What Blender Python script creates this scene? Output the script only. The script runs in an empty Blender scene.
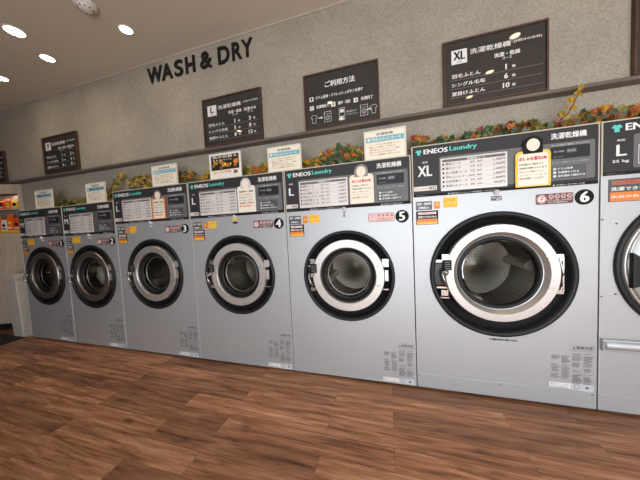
import bpy, math, random
from mathutils import Matrix, Vector

PI = math.pi
SC = bpy.context.scene
COL = SC.collection
random.seed(11)

# ------------------------------------------------------------------ materials
MATS = {}
def mat(name, col, rough=0.5, metal=0.0, emit=None, estr=0.0, spec=None, coat=0.0):
    if name in MATS: return MATS[name]
    m = bpy.data.materials.new(name); m.use_nodes = True
    b = m.node_tree.nodes['Principled BSDF']
    b.inputs['Base Color'].default_value = (*col, 1)
    b.inputs['Roughness'].default_value = rough
    b.inputs['Metallic'].default_value = metal
    if spec is not None: b.inputs['Specular IOR Level'].default_value = spec
    if coat: b.inputs['Coat Weight'].default_value = coat; b.inputs['Coat Roughness'].default_value = 0.04
    if emit:
        b.inputs['Emission Color'].default_value = (*emit, 1)
        b.inputs['Emission Strength'].default_value = estr
    MATS[name] = m
    return m

def srgb(r, g, b):
    f = lambda c: (c/255/12.92) if c/255 <= 0.04045 else ((c/255+0.055)/1.055)**2.4
    return (f(r), f(g), f(b))

def N(nt, typ, **kw):
    n = nt.nodes.new(typ)
    for k, v in kw.items():
        if hasattr(n, k): setattr(n, k, v)
        else: n.inputs[k].default_value = v
    return n

def ramp(nt, fac, stops):
    r = nt.nodes.new('ShaderNodeValToRGB')
    e = r.color_ramp.elements
    while len(e) < len(stops): e.new(0.5)
    for i, (p, c) in enumerate(stops):
        e[i].position = p; e[i].color = (*c, 1)
    nt.links.new(fac, r.inputs['Fac'])
    return r

def coords(nt, scale=(1, 1, 1)):
    g = nt.nodes.new('ShaderNodeNewGeometry')
    mp = nt.nodes.new('ShaderNodeMapping'); mp.inputs['Scale'].default_value = scale
    nt.links.new(g.outputs['Position'], mp.inputs['Vector'])
    return mp.outputs['Vector']

def noisy(name, c1, c2, scale, rough=0.8, bump=0.0, aniso=(1, 1, 1), detail=6, metal=0.0, mid=(0.35, 0.65), bumpdist=0.002):
    m = bpy.data.materials.new(name); m.use_nodes = True; nt = m.node_tree
    b = nt.nodes['Principled BSDF']
    v = coords(nt, aniso)
    n = N(nt, 'ShaderNodeTexNoise'); n.inputs['Scale'].default_value = scale; n.inputs['Detail'].default_value = detail
    n.inputs['Roughness'].default_value = 0.65
    nt.links.new(v, n.inputs['Vector'])
    r = ramp(nt, n.outputs['Fac'], [(mid[0], c1), (mid[1], c2)])
    nt.links.new(r.outputs['Color'], b.inputs['Base Color'])
    b.inputs['Roughness'].default_value = rough; b.inputs['Metallic'].default_value = metal
    if bump:
        bp = N(nt, 'ShaderNodeBump'); bp.inputs['Strength'].default_value = bump; bp.inputs['Distance'].default_value = bumpdist
        nt.links.new(n.outputs['Fac'], bp.inputs['Height']); nt.links.new(bp.outputs['Normal'], b.inputs['Normal'])
    MATS[name] = m
    return m

def wall_material():
    m = bpy.data.materials.new('mottled_wallpaper'); m.use_nodes = True; nt = m.node_tree
    b = nt.nodes['Principled BSDF']; v = coords(nt)
    n1 = N(nt, 'ShaderNodeTexNoise'); n1.inputs['Scale'].default_value = 78; n1.inputs['Detail'].default_value = 5; n1.inputs['Roughness'].default_value = .7
    n2 = N(nt, 'ShaderNodeTexNoise'); n2.inputs['Scale'].default_value = 2.2; n2.inputs['Detail'].default_value = 4
    nt.links.new(v, n1.inputs['Vector']); nt.links.new(v, n2.inputs['Vector'])
    r1 = ramp(nt, n1.outputs['Fac'], [(.33, (.275, .245, .198)), (.50, (.365, .332, .274)), (.68, (.445, .41, .345))])
    r2 = ramp(nt, n2.outputs['Fac'], [(.3, (.86, .86, .86)), (.7, (1.06, 1.05, 1.03))])
    mx = N(nt, 'ShaderNodeMix', data_type='RGBA', blend_type='MULTIPLY'); mx.inputs['Factor'].default_value = 1
    nt.links.new(r1.outputs['Color'], mx.inputs['A']); nt.links.new(r2.outputs['Color'], mx.inputs['B'])
    nt.links.new(mx.outputs['Result'], b.inputs['Base Color'])
    b.inputs['Roughness'].default_value = .85
    bp = N(nt, 'ShaderNodeBump'); bp.inputs['Strength'].default_value = .35; bp.inputs['Distance'].default_value = .002
    nt.links.new(n1.outputs['Fac'], bp.inputs['Height']); nt.links.new(bp.outputs['Normal'], b.inputs['Normal'])
    return m

def floor_material():
    m = bpy.data.materials.new('wood_plank_floor'); m.use_nodes = True; nt = m.node_tree
    L = nt.links.new; b = nt.nodes['Principled BSDF']; v = coords(nt)
    br = N(nt, 'ShaderNodeTexBrick')
    br.offset = .37; br.offset_frequency = 2; br.squash = 1
    br.inputs['Scale'].default_value = 1; br.inputs['Brick Width'].default_value = 1.2; br.inputs['Row Height'].default_value = .152
    br.inputs['Mortar Size'].default_value = .0012; br.inputs['Mortar Smooth'].default_value = .3; br.inputs['Bias'].default_value = 0
    br.inputs['Color1'].default_value = (0, 0, 0, 1); br.inputs['Color2'].default_value = (1, 1, 1, 1); br.inputs['Mortar'].default_value = (.5, .5, .5, 1)
    L(v, br.inputs['Vector'])
    sep = N(nt, 'ShaderNodeSeparateXYZ'); L(v, sep.inputs[0])
    # each plank gets its own grain: shift by the plank tone and row
    tone = N(nt, 'ShaderNodeRGBToBW'); L(br.outputs['Color'], tone.inputs[0])
    row = N(nt, 'ShaderNodeMath', operation='DIVIDE'); row.inputs[1].default_value = .152; L(sep.outputs['Y'], row.inputs[0])
    fl = N(nt, 'ShaderNodeMath', operation='FLOOR'); L(row.outputs[0], fl.inputs[0])
    s1 = N(nt, 'ShaderNodeMath', operation='MULTIPLY_ADD'); s1.inputs[1].default_value = 7.3; L(fl.outputs[0], s1.inputs[0])
    t9 = N(nt, 'ShaderNodeMath', operation='MULTIPLY'); t9.inputs[1].default_value = 19.0; L(tone.outputs[0], t9.inputs[0]); L(t9.outputs[0], s1.inputs[2])
    cx = N(nt, 'ShaderNodeCombineXYZ')
    L(sep.outputs['X'], cx.inputs['X']); L(sep.outputs['Y'], cx.inputs['Y']); L(s1.outputs[0], cx.inputs['Z'])
    mp = N(nt, 'ShaderNodeMapping'); mp.inputs['Scale'].default_value = (1.1, 12, 1); L(cx.outputs[0], mp.inputs['Vector'])
    g = N(nt, 'ShaderNodeTexNoise'); g.inputs['Scale'].default_value = 2.1; g.inputs['Detail'].default_value = 8; g.inputs['Roughness'].default_value = .62; g.inputs['Distortion'].default_value = .5
    L(mp.outputs[0], g.inputs['Vector'])
    mp2 = N(nt, 'ShaderNodeMapping'); mp2.inputs['Scale'].default_value = (2.2, 48, 1); L(cx.outputs[0], mp2.inputs['Vector'])
    g2 = N(nt, 'ShaderNodeTexNoise'); g2.inputs['Scale'].default_value = 2; g2.inputs['Detail'].default_value = 7; g2.inputs['Roughness'].default_value = .7; L(mp2.outputs[0], g2.inputs['Vector'])
    r = ramp(nt, g.outputs['Fac'], [(.28, (.085, .035, .016)), (.40, (.235, .100, .046)), (.54, (.375, .175, .088)), (.72, (.54, .295, .165))])
    r2 = ramp(nt, g2.outputs['Fac'], [(.34, (.55, .52, .50)), (.46, (.95, .95, .95)), (.66, (1.22, 1.22, 1.20))])
    mx = N(nt, 'ShaderNodeMix', data_type='RGBA', blend_type='MULTIPLY'); mx.inputs['Factor'].default_value = .8
    L(r.outputs['Color'], mx.inputs['A']); L(r2.outputs['Color'], mx.inputs['B'])
    rt = ramp(nt, tone.outputs[0], [(0, (.70, .66, .64)), (.5, (.95, .94, .93)), (1, (1.38, 1.36, 1.34))])
    mx2 = N(nt, 'ShaderNodeMix', data_type='RGBA', blend_type='MULTIPLY'); mx2.inputs['Factor'].default_value = 1
    L(mx.outputs['Result'], mx2.inputs['A']); L(rt.outputs['Color'], mx2.inputs['B'])
    # knots
    mk = N(nt, 'ShaderNodeMapping'); mk.inputs['Scale'].default_value = (1.0, 3.2, 1); L(cx.outputs[0], mk.inputs['Vector'])
    vo = N(nt, 'ShaderNodeTexVoronoi'); vo.inputs['Scale'].default_value = 1.7; L(mk.outputs[0], vo.inputs['Vector'])
    rk = ramp(nt, vo.outputs['Distance'], [(.02, (.30, .27, .25)), (.13, (1, 1, 1))])
    mx3 = N(nt, 'ShaderNodeMix', data_type='RGBA', blend_type='MULTIPLY'); mx3.inputs['Factor'].default_value = .85
    L(mx2.outputs['Result'], mx3.inputs['A']); L(rk.outputs['Color'], mx3.inputs['B'])
    rm = ramp(nt, br.outputs['Fac'], [(0, (1, 1, 1)), (1, (.45, .42, .4))])
    mx4 = N(nt, 'ShaderNodeMix', data_type='RGBA', blend_type='MULTIPLY'); mx4.inputs['Factor'].default_value = 1
    L(mx3.outputs['Result'], mx4.inputs['A']); L(rm.outputs['Color'], mx4.inputs['B'])
    L(mx4.outputs['Result'], b.inputs['Base Color'])
    rr = ramp(nt, g2.outputs['Fac'], [(.3, (.42, .42, .42)), (.7, (.56, .56, .56))]); L(rr.outputs['Color'], b.inputs['Roughness'])
    bp = N(nt, 'ShaderNodeBump'); bp.inputs['Strength'].default_value = .25; bp.inputs['Distance'].default_value = .001
    L(g2.outputs['Fac'], bp.inputs['Height']); L(bp.outputs['Normal'], b.inputs['Normal'])
    return m

def silver_material():
    m = bpy.data.materials.new('silver_painted_steel'); m.use_nodes = True; nt = m.node_tree
    b = nt.nodes['Principled BSDF']; v = coords(nt)
    n = N(nt, 'ShaderNodeTexNoise'); n.inputs['Scale'].default_value = 900; n.inputs['Detail'].default_value = 1
    nt.links.new(v, n.inputs['Vector'])
    r = ramp(nt, n.outputs['Fac'], [(.3, (.455, .472, .488)), (.7, (.555, .572, .588))])
    nt.links.new(r.outputs['Color'], b.inputs['Base Color'])
    b.inputs['Metallic'].default_value = .62; b.inputs['Roughness'].default_value = .52
    return m

def pane_material(name, tint, gloss, rough=.02):
    """thin clear pane: sees through, reflects a little more at grazing angles"""
    m = bpy.data.materials.new(name); m.use_nodes = True; nt = m.node_tree
    for n in list(nt.nodes): nt.nodes.remove(n)
    out = N(nt, 'ShaderNodeOutputMaterial'); t = N(nt, 'ShaderNodeBsdfTransparent'); t.inputs['Color'].default_value = (*tint, 1)
    g = N(nt, 'ShaderNodeBsdfGlossy'); g.inputs['Roughness'].default_value = rough
    mx = N(nt, 'ShaderNodeMixShader'); lw = N(nt, 'ShaderNodeLayerWeight'); lw.inputs['Blend'].default_value = gloss
    nt.links.new(lw.outputs['Fresnel'], mx.inputs['Fac']); nt.links.new(t.outputs[0], mx.inputs[1]); nt.links.new(g.outputs[0], mx.inputs[2])
    nt.links.new(mx.outputs[0], out.inputs['Surface'])
    MATS[name] = m
    return m

def drum_material():
    """stainless drum sheet with rows of small dark holes"""
    m = bpy.data.materials.new('perforated_drum'); m.use_nodes = True; nt = m.node_tree
    b = nt.nodes['Principled BSDF']; v = coords(nt)
    vo = N(nt, 'ShaderNodeTexVoronoi'); vo.inputs['Scale'].default_value = 40; vo.inputs['Randomness'].default_value = .1
    nt.links.new(v, vo.inputs['Vector'])
    r = ramp(nt, vo.outputs['Distance'], [(.20, (.03, .03, .03)), (.28, (.23, .22, .195))])
    nt.links.new(r.outputs['Color'], b.inputs['Base Color'])
    b.inputs['Metallic'].default_value = .9; b.inputs['Roughness'].default_value = .36
    return m

def cloth_material():
    return noisy('pale_laundry', (.30, .28, .25), (.72, .70, .66), 14, rough=.9, bump=.6, bumpdist=.01)

M_WALL = wall_material(); M_FLOOR = floor_material(); M_SILVER = silver_material(); M_DRUM = drum_material()
M_STEELD = noisy('shaded_ring_steel', (.40, .375, .35), (.48, .455, .43), 90, rough=.36, metal=.95)  # darker copy of the ring steel; dimness of the left end put in its colour
M_DRUM2 = mat('dull_steel_rim', (.20, .19, .175), .4, .9)
M_CEIL = noisy('ceiling_paper', (.57, .505, .415), (.61, .54, .45), 60, rough=.9)
M_WOODWALL = noisy('cream_wood_sheet', (.42, .34, .25), (.60, .51, .40), 3.2, rough=.6, aniso=(18, 18, .9))
M_CREAMWALL = noisy('cream_paint', (.50, .44, .36), (.55, .49, .41), 30, rough=.9)
M_FRAME = noisy('dark_walnut', (.045, .020, .013), (.105, .048, .030), 5, rough=.45, aniso=(6, 6, 1))
M_RAIL = noisy('rail_laminate', (.105, .083, .067), (.155, .124, .10), 4, rough=.5, aniso=(1, 9, 9))
M_STEEL = noisy('brushed_steel', (.57, .55, .52), (.65, .63, .60), 90, rough=.42, metal=.8)
M_CHROME = mat('chrome', (.46, .45, .435), .24, 1.0)
M_GLASSB = pane_material('door_glass', (.72, .70, .66), .10)
M_WINGLASS = pane_material('window_glass', (.97, .98, .98), .08)
M_CLOTH = cloth_material()
M_LEAFD = None
BLACK = mat('black_rubber', (.008, .008, .009), .6, spec=.25)
BLACKG = mat('black_gloss_plastic', (.018, .018, .02), .25)
RIM = mat('black_rim', (.016, .016, .018), .45, spec=.3)
PANEL = mat('charcoal_panel', srgb(50, 49, 51), .5, spec=.3)
PGREY = mat('grey_panel_field', srgb(108, 108, 110), .5, spec=.3)
PGREYM = mat('dark_grey_panel_field', srgb(92, 90, 92), .42)
DISP = mat('display_black', srgb(40, 41, 45), .45, spec=.25)
DISPB = mat('display_shade', srgb(74, 76, 80), .35)
TRIMW = mat('panel_edge_cream', srgb(196, 188, 172), .5)
WHITE = mat('white_print', (.82, .82, .80), .5)
PAPER = mat('white_sheet', (.74, .70, .66), .28, coat=.25)
TEAL = mat('teal_print', srgb(88, 205, 190), .5)
INK = mat('dark_ink', (.012, .012, .012), .7, spec=.2)
INKG = mat('grey_ink', (.13, .13, .135), .5)
INKM = mat('mid_ink', (.26, .24, .24), .5)
REDI = mat('red_ink', srgb(205, 60, 60), .5)
BROWNI = mat('brown_ink', srgb(160, 110, 80), .5)
ORANGE = mat('orange_print', srgb(228, 128, 40), .45)
YELLOW = mat('yellow_print', srgb(246, 196, 56), .45)
PINKW = mat('warning_red_brown', srgb(104, 62, 58), .5)
PINK = mat('pale_pink_print', srgb(238, 190, 182), .5)
LBLUE = mat('light_blue_band', srgb(118, 180, 190), .45)
CREAMP = mat('cream_paper', srgb(240, 232, 212), .5)
LTGREY = mat('light_grey_label', srgb(200, 202, 206), .5)
PINKG = mat('strip_cream', srgb(222, 214, 206), .5)
BOARD = mat('sign_board_brown', srgb(58, 56, 54), .025)
SKINP = mat('plain_card_cream', srgb(246, 226, 206), .6)
ACRYL = mat('clear_holder_edge', srgb(226, 222, 208), .15)
WPLAST = mat('white_plastic', (.72, .70, .66), .4)
BINM = mat('bin_grey', srgb(196, 190, 180), .45)
MATB = noisy('black_mat_fibre', (.008, .008, .008), (.022, .021, .02), 200, rough=.95)
LAMPE = mat('lamp_glow', (1, 1, 1), .5, emit=(1.0, .80, .50), estr=30)
LAMPE2 = mat('lamp_glow_bright', (1, 1, 1), .5, emit=(1.0, .80, .52), estr=30)
LAMPR = mat('lamp_ring', (.75, .70, .62), .4)
STEM = mat('vine_brown', srgb(90, 66, 36), .8)
LEAFM = [mat('leaf_' + n, srgb(*c), .6) for n, c in [('olive', (124, 120, 46)), ('yellow', (196, 156, 44)), ('orange', (178, 96, 44)),
         ('green', (60, 84, 44)), ('red', (146, 62, 44)), ('teal', (96, 120, 96)), ('gold', (172, 142, 46)), ('pink', (176, 84, 84))]]

# ------------------------------------------------------------------ mesh builder
TXT = {}
def text_geo(s):
    if s in TXT: return TXT[s]
    c = bpy.data.curves.new('txt', 'FONT'); c.body = s; c.size = 1; c.resolution_u = 2 if len(s) < 12 else 1
    o = bpy.data.objects.new('txt', c); COL.objects.link(o)
    dg = bpy.context.evaluated_depsgraph_get()
    me = bpy.data.meshes.new_from_object(o.evaluated_get(dg))
    vs = [(v.co.x, v.co.y) for v in me.vertices]; fs = [tuple(p.vertices) for p in me.polygons]
    bpy.data.objects.remove(o); bpy.data.curves.remove(c); bpy.data.meshes.remove(me)
    x0 = min(v[0] for v in vs); x1 = max(v[0] for v in vs); y0 = min(v[1] for v in vs); y1 = max(v[1] for v in vs)
    vs = [((x-x0)/(x1-x0), (y-y0)/(y1-y0)) for x, y in vs]
    TXT[s] = (vs, fs, (x1-x0)/(y1-y0))
    return TXT[s]

class MB:
    def __init__(s, dx=0, dz=0, dy=0):
        s.v = []; s.f = []; s.m = []; s.s = []; s.mats = []; s.dx = dx; s.dz = dz; s.dy = dy
    def mi(s, m):
        if m not in s.mats: s.mats.append(m)
        return s.mats.index(m)
    def add(s, vs, fs, m, smooth=False):
        o = len(s.v); i = s.mi(m)
        s.v += [(x+s.dx, y+s.dy, z+s.dz) for x, y, z in vs]
        for f in fs: s.f.append(tuple(k+o for k in f)); s.m.append(i); s.s.append(smooth)
        return s
    def box(s, x0, x1, y0, y1, z0, z1, m):
        vs = [(x, y, z) for x in (x0, x1) for y in (y0, y1) for z in (z0, z1)]
        return s.add(vs, [(0, 1, 3, 2), (4, 6, 7, 5), (0, 4, 5, 1), (2, 3, 7, 6), (0, 2, 6, 4), (1, 5, 7, 3)], m)
    def quad(s, x0, x1, z0, z1, y, m):          # faces -Y
        return s.add([(x0, y, z0), (x1, y, z0), (x1, y, z1), (x0, y, z1)], [(0, 1, 2, 3)], m)
    def poly(s, pts, y, m): return s.add([(x, y, z) for x, z in pts], [tuple(range(len(pts)))], m)
    def disc(s, cx, cz, r, y, m, n=32, rz=None):
        rz = rz or r
        return s.poly([(cx+r*math.cos(2*PI*k/n), cz+rz*math.sin(2*PI*k/n)) for k in range(n)], y, m)
    def ringflat(s, cx, cz, r0, r1, y, m, n=24):
        vs = []
        for k in range(n):
            a = 2*PI*k/n
            for r in (r0, r1): vs.append((cx+r*math.cos(a), y, cz+r*math.sin(a)))
        fs = [(2*k, 2*k+1, (2*k+3) % (2*n), (2*k+2) % (2*n)) for k in range(n)]
        return s.add(vs, fs, m)
    def rrect(s, x0, x1, z0, z1, r, y, m, n=5):
        pts = []
        for cx, cz, a0 in ((x1-r, z0+r, -PI/2), (x1-r, z1-r, 0), (x0+r, z1-r, PI/2), (x0+r, z0+r, PI)):
            for k in range(n+1):
                a = a0+PI/2*k/n; pts.append((cx+r*math.cos(a), cz+r*math.sin(a)))
        return s.poly(pts, y, m)
    def prism(s, pts, y0, y1, m):               # pts in XZ, extruded along Y
        n = len(pts)
        vs = [(x, y0, z) for x, z in pts]+[(x, y1, z) for x, z in pts]
        fs = [tuple(range(n)), tuple(range(2*n-1, n-1, -1))]+[(k, k+n, (k+1) % n+n, (k+1) % n) for k in range(n)]
        return s.add(vs, fs, m)
    def prismz(s, pts, z0, z1, m):              # pts in XY, extruded along Z
        n = len(pts)
        vs = [(x, y, z0) for x, y in pts]+[(x, y, z1) for x, y in pts]
        fs = [tuple(range(n-1, -1, -1)), tuple(range(n, 2*n))]+[(k, (k+1) % n, (k+1) % n+n, k+n) for k in range(n)]
        return s.add(vs, fs, m)
    def lathe(s, cx, cz, prof, m, n=64, cap0=False, cap1=False, axis='y', cy=0):
        vs = []; K = len(prof)
        for k in range(n):
            a = 2*PI*k/n
            for r, y in prof:
                if axis == 'y': vs.append((cx+r*math.cos(a), y, cz+r*math.sin(a)))
                else: vs.append((cx+r*math.cos(a), cy+r*math.sin(a), cz+y))
        fs = []
        for k in range(n):
            k2 = (k+1) % n
            for j in range(K-1): fs.append((k*K+j, k*K+j+1, k2*K+j+1, k2*K+j))
        s.add(vs, fs, m, True)
        o = len(s.v)-len(vs)
        i = s.mi(m)
        if cap0: s.f.append(tuple(o+k*K for k in range(n))); s.m.append(i); s.s.append(False)
        if cap1: s.f.append(tuple(o+k*K+K-1 for k in range(n-1, -1, -1))); s.m.append(i); s.s.append(False)
        return s
    def rings(s, cx, cz, prof, m, n=80):
        for a, b in zip(prof, prof[1:]): s.lathe(cx, cz, [a, b], m, n)
        return s
    def tube(s, pts, r, m, n=8, caps=True):
        P = [Vector(p) for p in pts]; vs = []; K = len(P)
        for i, p in enumerate(P):
            t = (P[min(i+1, K-1)]-P[max(i-1, 0)]).normalized()
            u = t.cross(Vector((0, 0, 1)))
            if u.length < .05: u = t.cross(Vector((1, 0, 0)))
            u.normalize(); w = t.cross(u)
            rr = r[i] if isinstance(r, (list, tuple)) else r
            for k in range(n):
                a = 2*PI*k/n; q = p+u*rr*math.cos(a)+w*rr*math.sin(a); vs.append(tuple(q))
        fs = [(i*n+k, i*n+(k+1) % n, (i+1)*n+(k+1) % n, (i+1)*n+k) for i in range(K-1) for k in range(n)]
        if caps: fs += [tuple(range(n-1, -1, -1)), tuple(range((K-1)*n, K*n))]
        return s.add(vs, fs, m, True)
    def text(s, t, x0, x1, zc, h, y, m, bold=0.0, keep=False, align='l'):
        """writing facing -Y fitted in x0..x1, centred on zc, letter height h"""
        vs, fs, asp = text_geo(t)
        w = x1-x0
        if keep:
            w2 = min(w, h*asp)
            if align == 'c': x0 = x0+(w-w2)/2
            elif align == 'r': x0 = x1-w2
            w = w2
        offs = [0] if not bold else [-bold*h, -bold*h*.33, bold*h*.33, bold*h]
        for k, o in enumerate(offs):
            s.add([(x0+a*w+o, y-k*.00012, zc-h/2+b*h+(abs(o)*.5 if k % 2 else 0)) for a, b in vs], fs, m)
        return s
    def build(s, name, parent=None, bevel=0.0, loc=None, seg=2):
        me = bpy.data.meshes.new(name); me.from_pydata(s.v, [], s.f)
        for m in s.mats: me.materials.append(m)
        me.polygons.foreach_set('material_index', s.m); me.polygons.foreach_set('use_smooth', s.s)
        me.update()
        o = bpy.data.objects.new(name, me); COL.objects.link(o)
        if parent: o.parent = parent
        if loc: o.location = loc
        if bevel:
            b = o.modifiers.new('bevel', 'BEVEL'); b.width = bevel; b.segments = seg; b.limit_method = 'ANGLE'; b.harden_normals = False
        return o

def tag(o, label=None, cat=None, group=None, kind=None):
    if label: o['label'] = label
    if cat: o['category'] = cat
    if group: o['group'] = group
    if kind: o['kind'] = kind
    return o
def empty(name, loc, label, cat, group=None):
    o = bpy.data.objects.new(name, None); COL.objects.link(o); o.location = loc; o.empty_display_size = .1
    return tag(o, label, cat, group)
def struct(name, mb, **k):
    return tag(mb.build(name, **k), kind='structure')

# ------------------------------------------------------------------ layout
MW, LW, XW = .9472, 1.1205, 1.1871
HM, HL, HX = 1.846, 1.95, 2.011
XS = [-5.0519, -4.1047, -3.1575, -2.0370, -.9165, .2039, 1.3911]
WY = .30           # wall face
CEIL = 3.55
XL_, XR_ = -7.6, 4.6
YB = -4.4

# ------------------------------------------------------------------ room shell
struct('floor', MB().box(XL_-.1, XR_+.1, YB-.1, 1.1, -.1, 0, M_FLOOR))
struct('ceiling', MB().box(XL_-.1, XR_+.1, YB-.1, 1.1, CEIL, CEIL+.1, M_CEIL))
# wall behind the machines: stepped lower edge where the machines pass through it
wb = MB()
pts = [(XL_, 0), (XS[0]-.01, 0), (XS[0]-.01, HM+.006), (XS[2]+.0, HM+.006), (XS[2], HL+.006), (XS[5], HL+.006), (XS[5], HX+.006), (2.54, HX+.006), (2.54, 0), (XR_, 0), (XR_, CEIL), (XL_, CEIL)]
wb.prism(pts, WY, WY+.12, M_WALL)
struct('wall_back', wb)
struct('wall_rear', MB().box(XL_, XR_, 1.0, 1.1, 0, CEIL, M_CREAMWALL))
M_DARKWALL = noisy('dark_brown_wall', (.055, .040, .030), (.080, .058, .044), 6, rough=.8)
struct('wall_left', MB().box(XL_-.1, XL_, YB, 1.1, 0, CEIL, M_DARKWALL))
struct('wall_right', MB().box(XR_, XR_+.1, YB, 1.1, 0, CEIL, M_CREAMWALL))
# shop front behind the camera
WX0, WX1, WZ0, WZ1 = -1.7, 4.3, .12, 2.75
wf = MB()
DX0, DX1, DZ1 = -4.9, -3.7, 2.45
wf.box(XL_, DX0, YB-.1, YB, 0, CEIL, M_DARKWALL); wf.box(DX1, WX0, YB-.1, YB, 0, CEIL, M_DARKWALL); wf.box(DX0, DX1, YB-.1, YB, DZ1, CEIL, M_DARKWALL); wf.box(WX1, XR_, YB-.1, YB, 0, CEIL, M_CREAMWALL)
wf.box(WX0, WX1, YB-.1, YB, WZ1, CEIL, M_CREAMWALL); wf.box(WX0, WX1, YB-.1, YB, 0, WZ0, M_CREAMWALL)
struct('wall_front', wf)
win = MB()
for i in range(5):
    x = WX0+.03+(WX1-WX0-.06)*i/4
    win.box(x-.03, x+.03, YB-.08, YB-.02, WZ0, WZ1, BLACKG)
win.box(WX0, WX1, YB-.08, YB-.02, WZ1-.05, WZ1, BLACKG); win.box(WX0, WX1, YB-.08, YB-.02, WZ0, WZ0+.05, BLACKG)
wo = struct('window_1', win)
g = MB().quad(WX0, WX1, WZ0, WZ1, YB-.05, M_WINGLASS).build('glass_pane', wo)
dm = MB()
for x in (DX0+.03, (DX0+DX1)/2, DX1-.03): dm.box(x-.03, x+.03, YB-.08, YB-.02, .0, DZ1, BLACKG)
dm.box(DX0, DX1, YB-.08, YB-.02, DZ1-.05, DZ1, BLACKG); dm.box(DX0, DX1, YB-.08, YB-.02, 0, .10, BLACKG)
do_ = struct('door_1', dm)
MB().quad(DX0, DX1, .05, DZ1, YB-.05, M_WINGLASS).build('glass_pane', do_)
# picture ledge along the wall
rail = MB(); rail.box(XL_, XR_, WY-.10, WY-.001, 2.335, 2.362, M_RAIL)
rail.box(XL_, XR_, WY-.015, WY-.001, 2.362, 2.372, M_RAIL)
struct('trim_1', rail, bevel=.003)
struct('trim_2', MB().box(XL_, XR_, WY-.012, WY-.001, CEIL-.012, CEIL-.001, M_CREAMWALL))

# ------------------------------------------------------------------ machines
def plate_hole(mb, x0, x1, z0, z1, cx, cz, r, y, m, n=72):
    angs = sorted([2*PI*k/n for k in range(n)]+[math.atan2(z-cz, x-cx) % (2*PI) for x in (x0, x1) for z in (z0, z1)])
    K = len(angs); vs = []
    for a in angs:
        c, s_ = math.cos(a), math.sin(a)
        tx = ((x1-cx)/c if c > 0 else (x0-cx)/c) if abs(c) > 1e-9 else 1e9
        tz = ((z1-cz)/s_ if s_ > 0 else (z0-cz)/s_) if abs(s_) > 1e-9 else 1e9
        t = min(tx, tz)
        vs.append((cx+r*c, y, cz+r*s_)); vs.append((cx+t*c, y, cz+t*s_))
    mb.add(vs, [(2*k, 2*k+1, (2*k+3) % (2*K), (2*k+2) % (2*K)) for k in range(K)], m)

def tshirt(mb, x0, x1, zc, y, m):
    w = x1-x0; P = [(0, .25), (.12, .62), (.32, .95), (.42, .8), (.58, .8), (.68, .95), (.88, .62), (1, .25), (.80, .12), (.74, .30), (.74, -.55), (.26, -.55), (.26, .30), (.20, .12)]
    cx = x0
    # three convex pieces: body and two sleeves
    q = lambda L: [(cx+a*w, zc+(b-.17)*w*.62) for a, b in L]
    mb.poly(q([(.26, -.55), (.74, -.55), (.74, .88), (.60, .72), (.40, .72), (.26, .88)]), y, m)
    mb.poly(q([(0, .3), (.16, .10), (.27, .30), (.27, .9)]), y, m)
    mb.poly(q([(1, .3), (.73, .9), (.73, .30), (.84, .10)]), y, m)

COURSES = ['標準コース', '強力コース', '念入洗濯コース', '羽毛ふとんコース', '毛布洗濯コース', '洗濯のみコース']
NUMS = [('30', '40', '1,400'), ('35', '45', '1,500'), ('40', '50', '1,600'), ('40', '80', '1,800'), ('45', '60', '1,800'), ('30', '20', '900')]

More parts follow.
